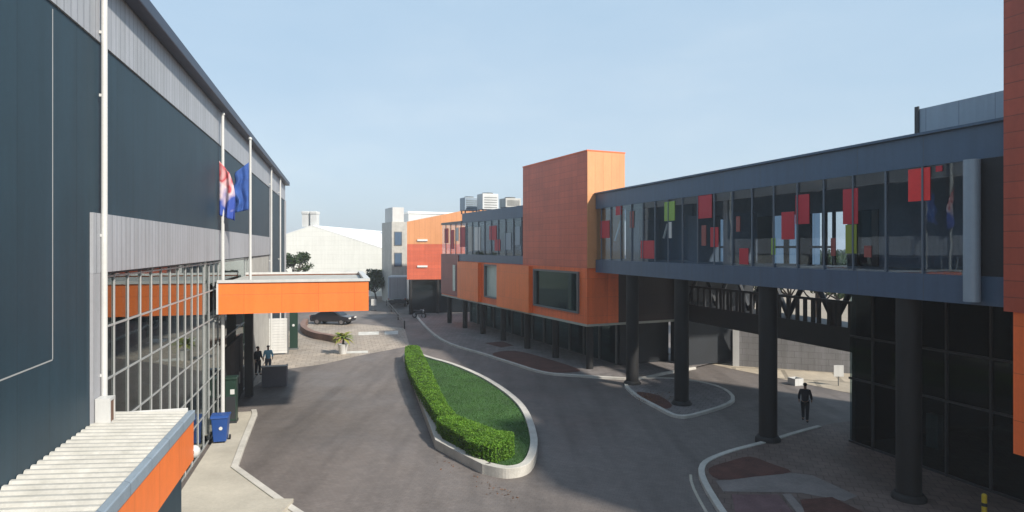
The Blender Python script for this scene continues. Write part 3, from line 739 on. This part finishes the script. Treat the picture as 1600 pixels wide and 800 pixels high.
ww=thing('white_crate','small white crate on the sandy yard','crate',G(1243,601),FR.th)
MB().box(-.3,.3,-.3,.3,0,.1).box(-.3,.3,-.3,-.26,.1,.4).box(-.3,.3,.26,.3,.1,.4).box(-.3,-.26,-.26,.26,.1,.4).box(.26,.3,-.26,.26,.1,.4).build('tray',M['white'],ww)
bn=thing('bench','pale concrete bench on the pavement under the orange building','bench',(*G(1042,565)[:2],.11),FM.th)
MB().box(-1.1,1.1,-.22,.22,.40,.48).build('seat',M['kerb'],bn,bevel=.02)
for s in (-.8,.8): MB().box(s-.1,s+.1,-.18,.18,0,.399).build('leg',M['concrete'],bn)
yb=thing('bollard','yellow bollard with black band at the bottom right','bollard',(*G(1538,812)[:2],.1))
MB().tube([(0,0,0),(0,0,.6)],.07,14).build('post',M['yellow'],yb); MB().tube([(0,0,.3),(0,0,.4)],.074,14).build('band',M['dark'],yb); MB().ball((0,0,.6),.071).build('cap',M['yellow'],yb)

# near orange tower at the right edge
nt_=thing('near_orange_tower','tall red orange plank clad tower cropped by the right edge','building',FR.O,FR.th)
nb=-.55; yn=B(1568,nb)
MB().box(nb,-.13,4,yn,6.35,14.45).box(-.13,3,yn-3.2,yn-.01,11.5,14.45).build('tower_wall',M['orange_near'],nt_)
MB().box(nb+.05,1.5,4,B(1581,nb),2.75,6.345).build('lower_wall',M['orange3'],nt_)
MB().box(.3,1.4,4,B(1581,nb)-1.5,.1,2.747).build('ground_wall',M['darkwall'],nt_)

# ------------------------------------------------------------------ orange building (middle)
D_=FM.at
mb=thing('orange_building','orange clad building with tall slab tower and glass upper floor on dark colonnade','building',FM.O,FM.th)
c0=D_(917); c1=D_(817); c2=D_(690); c3=c2+2
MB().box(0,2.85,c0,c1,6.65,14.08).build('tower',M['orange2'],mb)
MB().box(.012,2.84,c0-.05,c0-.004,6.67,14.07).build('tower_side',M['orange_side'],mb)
MB().box(-.03,2.88,c0-.06,c1+.03,14.083,14.16).build('tower_coping',M['orange3'],mb)
# lower storey with window openings
wA=(D_(905),D_(835)); wB=(D_(780),D_(758)); z0,z1=3.1,6.645
m=MB(); T=.35
def wallrun(y0,y1,holes):
    y=y0
    for (a,b,za,zb) in holes:
        m.box(.02,T,y,a,z0,z1); m.box(.02,T,a,b,z0,za); m.box(.02,T,a,b,zb,z1); y=b
    m.box(.02,T,y,y1,z0,z1)
wallrun(c0+.02,c2,[(wA[0],wA[1],3.7,6.4),(wB[0],wB[1],3.65,6.5)])
m.box(T,2.4,c0+.02,c0+.3,z0,z1); m.box(T,12,c2-.3,c2,z0,z1); m.box(6.9,7.2,c0+.3,c2-.3,z0,z1)
m.build('lower_wall',M['orange3'],mb)
MB().box(2.403,7.2,c0+.03,c0+.3,z0,z1).build('dark_wall',M['maroon'],mb)  # rest of the south wall, its shade painted in as a dark colour
for (a,b,za,zb,gm) in ((wA[0],wA[1],3.7,6.4,'winglass'),(wB[0],wB[1],3.65,6.5,'palepanel')):
    f=MB().box(-.12,.2,a,a+.14,za,zb).box(-.12,.2,b-.14,b,za,zb).box(-.12,.2,a+.14,b-.14,zb-.12,zb).box(-.12,.2,a+.14,b-.14,za,za+.1).build('window_frame',M['frame'],mb)
    MB().box(.1,.12,a+.14,b-.14,za+.1,zb-.12).build('pane',M[gm],f)
MB().box(2.2,2.3,c0+.3,c2-.3,z0+.1,z1).build('inner_wall',M['interior'],mb)
MB().box(.36,2.2,wB[0]-.3,wB[1]+.3,z0+.2,z1-.1).build('blind',M['offwhite'],mb)
MB().box(-.02,7.2,c0,c2,2.95,3.097).build('soffit_edge',M['sillpale'],mb)
# upper glass floor
MB().box(.0,11,c1+.01,D_(722),10.28,11.2).build('upper_fascia',M['bluegrey'],mb)
MB().box(.0,11,c1+.01,c2,6.66,7.3).build('floor_band',M['bluegrey'],mb)
g=MB().box(.06,.08,c1+.02,c2-.02,7.303,10.277).build('glazing',M['bridgeglass'],mb)
yy=c1+.3
while yy<c2: MB().box(0,.055,yy-.03,yy+.03,7.303,10.277).build('mullion',M['bluemullion'],g); yy+=1.5
MB().box(2.6,2.8,c1,c2,7.303,10.277).build('inner_wall',M['interior'],mb)
for a,b_,z_,h,mt in ((694,700,8.4,1.5,'red'),(703,709,7.8,1.9,'red'),(712,716,8.6,1.3,'white'),(718,726,8.0,1.9,'red'),(731,738,7.6,2.3,'offwhite'),(741,750,7.7,2.1,'white'),(764,775,8.6,1.2,'red')):  # tall white and off-white sheets stand in for bright reflections in the glass
    MB().box(.03,.05,D_(b_),D_(a),z_,z_+h).build('colour_panel',M[mt],mb)
rr=random.Random(11); yy=c1+.6; c2s=c2; c2=D_(762)
while yy<c2-1.5:
    w=rr.uniform(.5,1.3); z=rr.uniform(7.6,8.6); h=rr.uniform(.7,1.5)
    MB().box(.03,.05,yy,yy+w,z,z+h).build('colour_panel',M[rr.choice(['red','red','white','bluegrey_l','red'])],mb); yy+=w+rr.uniform(.3,1.4)
c2=c2s
MB().box(-.05,9,D_(722)+.01,c2,10.28,10.5).build('far_roof',M['frame'],mb)
MB().box(-.06,.017,D_(717),c2,z0+.1,z1+.65).build('far_panel',M['maroonlight'],mb)
MB().box(-.14,-.063,D_(712)-.2,D_(712)+.5,z0+.6,z1-.4).build('pale_strip',M['palepanel'],mb)
for a,b_ in ((752,719),(832,781)): MB().box(-.30,.017,D_(a)+.05,D_(b_),z0+.02,z1-.05).build('bay_box',M['orange_bay'],mb)
MB().box(2.9,13,c0-6.5,c0-.05,6.66,11.25).build('upper_wing',M['bluegrey'],mb)  # unseen wing, added to shade the south wall and the ground below
MB().box(7.3,13,c0-1,c0+.9,.11,6.64).build('wing_wall',M['darkwall'],mb)
# ground floor
MB().box(3.2,3.4,c0+1,c2,.11,2.947).build('ground_wall',M['darkwall'],mb)
gg=MB().box(3.12,3.15,c0+1.2,c2-.3,.2,2.9).build('shop_glass',M['winglass'],mb)
yy=c0+1.2
while yy<c2: MB().box(3.0,3.117,yy,yy+.1,.11,2.945).build('mullion',M['frame'],gg); yy+=2.1
yy=c0+.8
while yy<c2+.5: MB().tube([(.7,yy,.11),(.7,yy,2.948)],.24,16).build('column',M['column'],mb); yy+=4.6
MB().box(3.4,7.2,c0+1,c0+1.2,.11,2.947).build('side_wall',M['darkwall'],mb)
wl=thing('wall_lamp','small white wall lamp high on the orange wall between the two windows','lamp',FM.w(-.1,D_(806),FM.z(806,417)),FM.th)
MB().box(-.06,.117,-.25,.25,-.07,.07).build('housing',M['white'],wl,bevel=.02); MB().box(-.05,.05,-.2,.2,-.09,-.072).build('diffuser',M['clearlens'],wl)
# roof plant
def ac(px,py,Y,w,h,label,mat):
    p=P(px,py,Y); t=thing('roof_unit',label,'roof unit',(p[0],p[1],11.2),FM.th)
    hz=h; 
    for sx in (-1,1):
        for sy in (-1,1): MB().box(sx*w*.42-.05,sx*w*.42+.05,sy*.5-.05,sy*.5+.05,0,.3).build('foot',M['frame'],t)
    MB().box(-w/2,w/2,-.7,.7,.3,hz).build('casing',M[mat],t,bevel=.03)
    m=MB(); m.tube([(0,0,hz+.002),(0,0,hz+.12)],w*.32,20); m.build('fan_cowl',M['frame'],t)
    m=MB()
    for q in range(5): m.box(-w*.4,w*.4,-.72,-.703,.45+q*(hz-.6)/5,.5+q*(hz-.6)/5)
    m.build('louvre',M['frame'],t)
ac(733,320,62,1.4,1.55,'grey boxy roof unit on the middle building, leftmost of the rooftop plant','bluegrey_l')
ac(762,320,60,1.6,1.75,'white tall roof unit next to the grey rooftop box','white')
ac(797,320,57,1.5,1.1,'low pale roof unit just left of the orange tower','offwhite')

# ------------------------------------------------------------------ far end
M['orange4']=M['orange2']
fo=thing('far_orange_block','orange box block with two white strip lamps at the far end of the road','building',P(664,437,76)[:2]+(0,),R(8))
for nm,q0,mt in (('lower_wall',[(-2.1,4.15),(8.6,4.15),(8.6,8.35),(-2.1,8.35)],'orange2'),('upper_wall',[(-2.1,8.353),(8.6,8.353),(8.6,13.2),(-2.1,11.0)],'orange_side')):  # two wall tones paint in the sunlit top and the shaded lower part
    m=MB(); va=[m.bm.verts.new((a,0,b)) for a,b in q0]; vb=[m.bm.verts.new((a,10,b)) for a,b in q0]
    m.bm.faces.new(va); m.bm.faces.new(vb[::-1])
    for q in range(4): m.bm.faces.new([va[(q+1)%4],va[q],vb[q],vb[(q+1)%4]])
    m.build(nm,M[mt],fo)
MB().box(-1.6,9,.6,10,0,4.147).build('ground_floor',M['carglass'],fo)
for z in (5.6,8.7): MB().box(-.9,.3,-.12,-.003,z,z+.22).build('strip_lamp',M['clearlens'],fo)
for xx in (-1.7,1.5): MB().tube([(xx,.2,0),(xx,.2,4.147)],.2,12).build('column',M['column'],fo)
fw=thing('far_white_block','flat white roofed block rising behind the far orange block','building',P(684,400,128)[:2]+(0,),FM.th)
MB().box(-6,12,0,12,0,14.6).build('wall',M['white'],fw); MB().box(-6.15,12.15,-.15,12.15,14.603,15.0).build('coping',M['whiteroof'],fw)
MB().box(-5.2,-3.2,-.03,-.003,8,11).build('window',M['bluegrey_l'],fw)
gt=thing('grey_tower','narrow pale grey tower with window strips at the road end','building',P(626,440,91.5)[:2]+(0,),FM.th)
MB().box(-1.28,1.28,0,6,0,11.6).build('wall',M['offwhite'],gt); MB().box(-1.05,.6,.5,5,11.603,13.7).build('penthouse',M['white'],gt)
for z in (5.2,8.2): 
    f=MB().box(-.95,.2,-.06,-.003,z,z+2).build('window',M['frame'],gt); MB().box(-.87,.12,-.08,-.063,z+.1,z+1.9).build('pane',M['bluegrey'],f)
wh=thing('white_hall','large cream gabled hall with white roof in the far distance','building',(-32.8,105,0),R(-5))
m=MB(); W_=13.2; 
m.bm.faces.new([m.bm.verts.new(p) for p in ((-W_,0,0),(W_,0,0),(W_,0,7.4),(0,0,11.5),(-W_,0,7.4))])
m.bm.faces.new([m.bm.verts.new(p) for p in ((-W_,60,0),(W_,60,0),(W_,60,7.4),(0,60,11.5),(-W_,60,7.4))])
for s in (-1,1): m.bm.faces.new([m.bm.verts.new(p) for p in ((s*W_,0,0),(s*W_,60,0),(s*W_,60,7.4),(s*W_,0,7.4))])
m.build('wall',M['cream'],wh)
m=MB()
for s in (-1,1):
    m.bm.faces.new([m.bm.verts.new(p) for p in ((s*(W_+.2),-.02,7.36),(s*(W_+.2),60.1,7.36),(0,60.1,11.60),(0,-.02,11.60))])
o=m.build('roof',M['whiteroof'],wh); sm=o.modifiers.new('t','SOLIDIFY'); sm.thickness=.12
for q,(px,lb) in enumerate(((479,'left white box vent on the ridge of the far cream hall'),(492,'right white box vent on the ridge of the far cream hall'))):
    t=thing('ridge_vent',lb,'roof vent',(-(800-px)*.107,107,11.35),0,'white vents on the far hall')
    MB().box(-.5,.5,-.8,.8,0,2.1).build('shaft',M['white'],t); MB().box(-.6,.6,-.9,.9,2.1,2.6).build('cap',M['white'],t,bevel=.1)

# vehicles
def wheel(t,x,y,r,w=.22):
    s=1 if x>0 else -1
    a=MB(); a.tube([(x-s*w,y,r),(x,y,r)],r,20); wl=a.build('wheel',M['tyre'],t)
    MB().tube([(x+s*.004,y,r),(x+s*.02,y,r)],r*.6,16).build('rim',M['rim'],wl)
def car(label,loc,rot,paint='carblack'):
    t=thing('parked_car',label,'car',loc,rot)
    pr=[(-2.15,.35),(-2.2,.65),(-2.1,.82),(-1.25,.95),(-.55,1.40),(.75,1.44),(1.6,1.05),(2.1,.98),(2.2,.6),(2.12,.32)]
    MB().profile(pr,-.86,.86).build('body',M[paint],t,bevel=.08)
    m=MB(); m.profile([(-1.15,.98),(-.55,1.36),(.72,1.40),(1.45,1.06),(1.4,1.0)],-.868,.868); m.build('side_window',M['carglass'],t)
    m=MB(); m.poly([(-.7,-1.19,1.0),(.7,-1.19,1.0),(.62,-.58,1.40),(-.62,-.58,1.40)]); o=m.build('windscreen',M['carglass'],t); s=o.modifiers.new('t','SOLIDIFY'); s.thickness=.02; s.offset=1
    for x in (-.87,.87):
        for y in (-1.35,1.35): wheel(t,x,y,.32)
    for x in (-.62,.62):
        MB().box(x-.2,x+.2,-2.235,-2.15,.64,.78).build('headlight',M['clearlens'],t); MB().box(x-.18,x+.18,2.1,2.2,.75,.92).build('tail_light',M['redlens'],t)
    return t
car('black parked car beyond the canopy at the far left of the road',(-18.6,66.5,0),R(78))
tk=thing('box_truck','pale grey box truck parked at the far end of the road','truck',(P(621,470,85)[0],85,0),R(4))
MB().box(-1.25,1.25,0,3.5,1.05,4.1).build('cargo_box',M['carsilver'],tk,bevel=.05)
MB().profile([(3.6,.6),(5.2,.6),(5.3,1.4),(4.9,2.4),(3.6,2.5)],-1.1,1.1).build('cab',M['white'],tk,bevel=.08)
MB().box(-.5,.5,0,4,.6,1.047).build('chassis',M['dark'],tk)
MB().box(-1.2,1.2,-.12,-.02,.5,.95).build('rear_bumper',M['dark'],tk)
MB().box(-1.1,1.1,-.03,-.004,1.2,3.9).build('rear_door',M['lightpanel'],tk)
for x in (-1.1,1.1):
    for y in (.9,4.5): wheel(tk,x,y,(.45),.32)
    MB().box(x-.15,x+.05,-.15,-.122,1.06,1.17).build('tail_light',M['redlens'],tk)
# low dark guard rail beside the far road
gr=thing('guard_rail','low dark guard rail curving along the far road edge','guard rail',G(632,514))
o0=G(632,514); pts=[Vector(G(*q))-Vector(o0) for q in ((632,514),(622,500),(612,488),(604,478))]
MB().tube([p+Vector((0,0,.75)) for p in pts],.07,8).build('rail',M['dark'],gr); MB().tube([p+Vector((0,0,.4)) for p in pts],.05,8).build('rail',M['dark'],gr)
for p in pts: MB().tube([p,p+Vector((0,0,.8))],.06,8).build('post',M['dark'],gr)
mo=thing('motorcycle','dark motorcycle parked on the far pavement edge','motorcycle',G(655,497),R(60))
for y in (-.65,.65): 
    a=MB(); a.tube([(-.06,y,.31),(.06,y,.31)],.31,18); w_=a.build('wheel',M['tyre'],mo); MB().tube([(-.065,y,.31),(.065,y,.31)],.2,14).build('rim',M['rim'],w_)
m=MB(); m.tube([(0,.65,.31),(0,.2,.55),(0,-.35,.6),(0,-.5,.9)],[.05,.14,.14,.05],10); m.build('frame',M['carblack'],mo)
MB().profile([(-.1,.74),(.7,.80),(.75,.88),(-.1,.84)],-.13,.13).build('seat',M['dark'],mo,bevel=.02)
MB().ball((0,-.25,.82),.18,.8,1.4,.8).build('fuel_tank',M['carblack'],mo)
MB().tube([(-.35,-.42,1.02),(0,-.5,.95),(.35,-.42,1.02)],.02,8).build('handlebar',M['rim'],mo)
MB().tube([(0,-.65,.31),(0,-.5,.95)],.04,8).build('fork',M['rim'],mo)
MB().ball((0,-.6,.88),.09).build('headlight',M['clearlens'],mo)
rs=thing('road_sign','small white and orange barrier sign just past the canopy end','sign',G(584,486),R(15))
MB().box(-.35,.35,-.05,.05,0,.08).build('foot',M['dark'],rs); MB().tube([(0,0,.08),(0,0,.7)],.03,8).build('post',M['frame'],rs); MB().box(-.32,.32,-.03,.0,.7,1.5).build('board',M['white'],rs,bevel=.01)

# ------------------------------------------------------------------ trees
def tree(name,label,loc,h,cr,th,seed,mat,n=2600,ls=.22,group=None,clumps=16,flat=1.0):
    rnd=random.Random(seed); t=thing(name,label,'tree',loc,0,group)
    m=MB(); top=Vector((rnd.uniform(-.3,.3),rnd.uniform(-.3,.3),th))
    r0=.035*h
    m.tube([(0,0,-.05),(top.x*.4,top.y*.4,th*.5),top],[r0,r0*.75,r0*.6],9)
    cs=[]
    for k in range(clumps):
        a=rnd.random()*6.28; e=rnd.uniform(-.35,1); rr=cr*rnd.uniform(.35,.95)*math.sqrt(max(.1,1-e*e*.7))
        c=Vector((math.cos(a)*rr,math.sin(a)*rr,th+(h-th)*.45+e*(h-th)*.5*flat)); cs.append((c,cr*rnd.uniform(.28,.5)))
        if k<9:
            mid=top.lerp(c,.5)+Vector((0,0,-.15*cr)); m.tube([top*.9,mid,c],[r0*.4,r0*.25,r0*.08],6)
    m.build('trunk',M['bark'],t)
    m=MB(); st=random.getstate(); random.seed(seed)
    for k in range(n):
        c,r=cs[k%clumps]; d=Vector((random.gauss(0,1),random.gauss(0,1),random.gauss(0,1))).normalized()*r*random.random()**.4
        d.z*=.75; m.leaf(c+d,ls,.4)
    random.setstate(st)
    m.build('crown',M[mat],t); return t
G1='trees beyond the yard wall'
for i,(px,Y,h,cr,lb) in enumerate(((1090,78,8.5,3.4,'dark tree beyond the yard wall, leftmost of the row seen under the bridge'),(1142,66,8.5,3,'dark tree beyond the yard wall, seen just above the white pillar'),(1172,58,8.2,3,'dark tree beyond the yard wall, seen left of the middle column'),(1232,62,8.6,3.2,'dark tree beyond the yard wall, seen right of the middle column'),(1275,55,8.3,3,'dark tree beyond the yard wall, seen above the white notice board'),(1312,60,8.6,3,'dark tree beyond the yard wall, rightmost of the row'))):
    tree('broadleaf_tree',lb,((px-800)*Y/1000,Y,0),h*.86,cr,3.4,20+i,'leafdark',1800,.27,G1)
tree('small_tree','small dark tree with sparse crown in front of the far cream hall',P(462,440,78)[:2]+(0,),7.2,1.9,4.2,41,'leafdark',1500,.17)
tree('roadside_tree','dark green bushy tree behind the far end of the canopy',P(588,440,97)[:2]+(0,),4.4,2.6,1.2,43,'leafdark',2000,.25)
G2='distant trees behind the far hall'
tree('distant_tree','distant green tree at the far road end left of the truck',P(602,440,100)[:2]+(0,),4.2,2.8,1.4,44,'leafmid',1600,.3)

hm,hnt,hout=newmat('haze_air')
pv=hnt.nodes.new('ShaderNodeVolumePrincipled'); pv.inputs['Color'].default_value=(.93,.95,1,1); pv.inputs['Density'].default_value=HAZE; pv.inputs['Anisotropy'].default_value=.2
hnt.links.new(pv.outputs[0],hout.inputs['Volume'])
ho=struct(MB().box(-1600,1600,-400,3100,-1.2,17.5).build('haze',hm),'stuff')
# ------------------------------------------------------------------ light, sky, camera
EL=38; sd=Vector((.75,-.66,0)).normalized()*math.cos(R(EL))+Vector((0,0,math.sin(R(EL))))
su=bpy.data.lights.new('sun','SUN'); su.energy=4.6; su.angle=R(2.5); su.color=(1,.93,.82)
so=bpy.data.objects.new('sun',su); C.objects.link(so); so.rotation_euler=sd.to_track_quat('Z','Y').to_euler()
w=bpy.data.worlds.new('World'); S.world=w; w.use_nodes=True; nt=w.node_tree; nt.nodes.clear()
sk=nt.nodes.new('ShaderNodeTexSky'); sk.sky_type='NISHITA'; sk.sun_disc=False; sk.sun_elevation=R(EL); sk.sun_rotation=math.atan2(sd.x,sd.y)
sk.air_density=1.0; sk.dust_density=1.0; sk.ozone_density=3.0; sk.altitude=0
bgn=nt.nodes.new('ShaderNodeBackground'); bgn.inputs[1].default_value=.15
wo=nt.nodes.new('ShaderNodeOutputWorld'); 
tg=nt.nodes.new('ShaderNodeTexCoord'); sz=nt.nodes.new('ShaderNodeSeparateXYZ'); nt.links.new(tg.outputs['Generated'],sz.inputs[0])
air=ramp(nt,sz.outputs[2],[(0,(.60,.685,.765)),(.12,(.60,.735,.85)),(.35,(.52,.69,.85)),(1,(.44,.62,.82))])
air=mul(nt,air,(4.6,4.6,4.6))
hz=mul(nt,sk.outputs[0],air,.88,'MIX')      # thin milky haze over the blue sky
tc=nt.nodes.new('ShaderNodeTexCoord'); mp=nt.nodes.new('ShaderNodeMapping'); mp.inputs['Scale'].default_value=(1,1,3.2); nt.links.new(tc.outputs['Generated'],mp.inputs[0])
hz=mul(nt,hz,ramp(nt,noise(nt,mp.outputs[0],2.2,6,.55),[(.34,(.93,.96,.98)),(.55,(1,1,1)),(.74,(1.12,1.07,1.03))]))
nt.links.new(hz,bgn.inputs[0]); nt.links.new(bgn.outputs[0],wo.inputs[0])
cam=bpy.data.cameras.new('camera'); cam.sensor_width=36; cam.lens=36*1000/1600; cam.shift_y=-(400-HOR)/1600; cam.clip_end=6000; cam.clip_start=.1
co=bpy.data.objects.new('camera',cam); C.objects.link(co); co.location=(0,0,CAM_H); co.rotation_euler=(R(90),0,0); S.camera=co
vs=S.view_settings; vs.view_transform='Standard'; vs.look='None'; vs.exposure=.52; vs.gamma=1; vs.use_curve_mapping=False
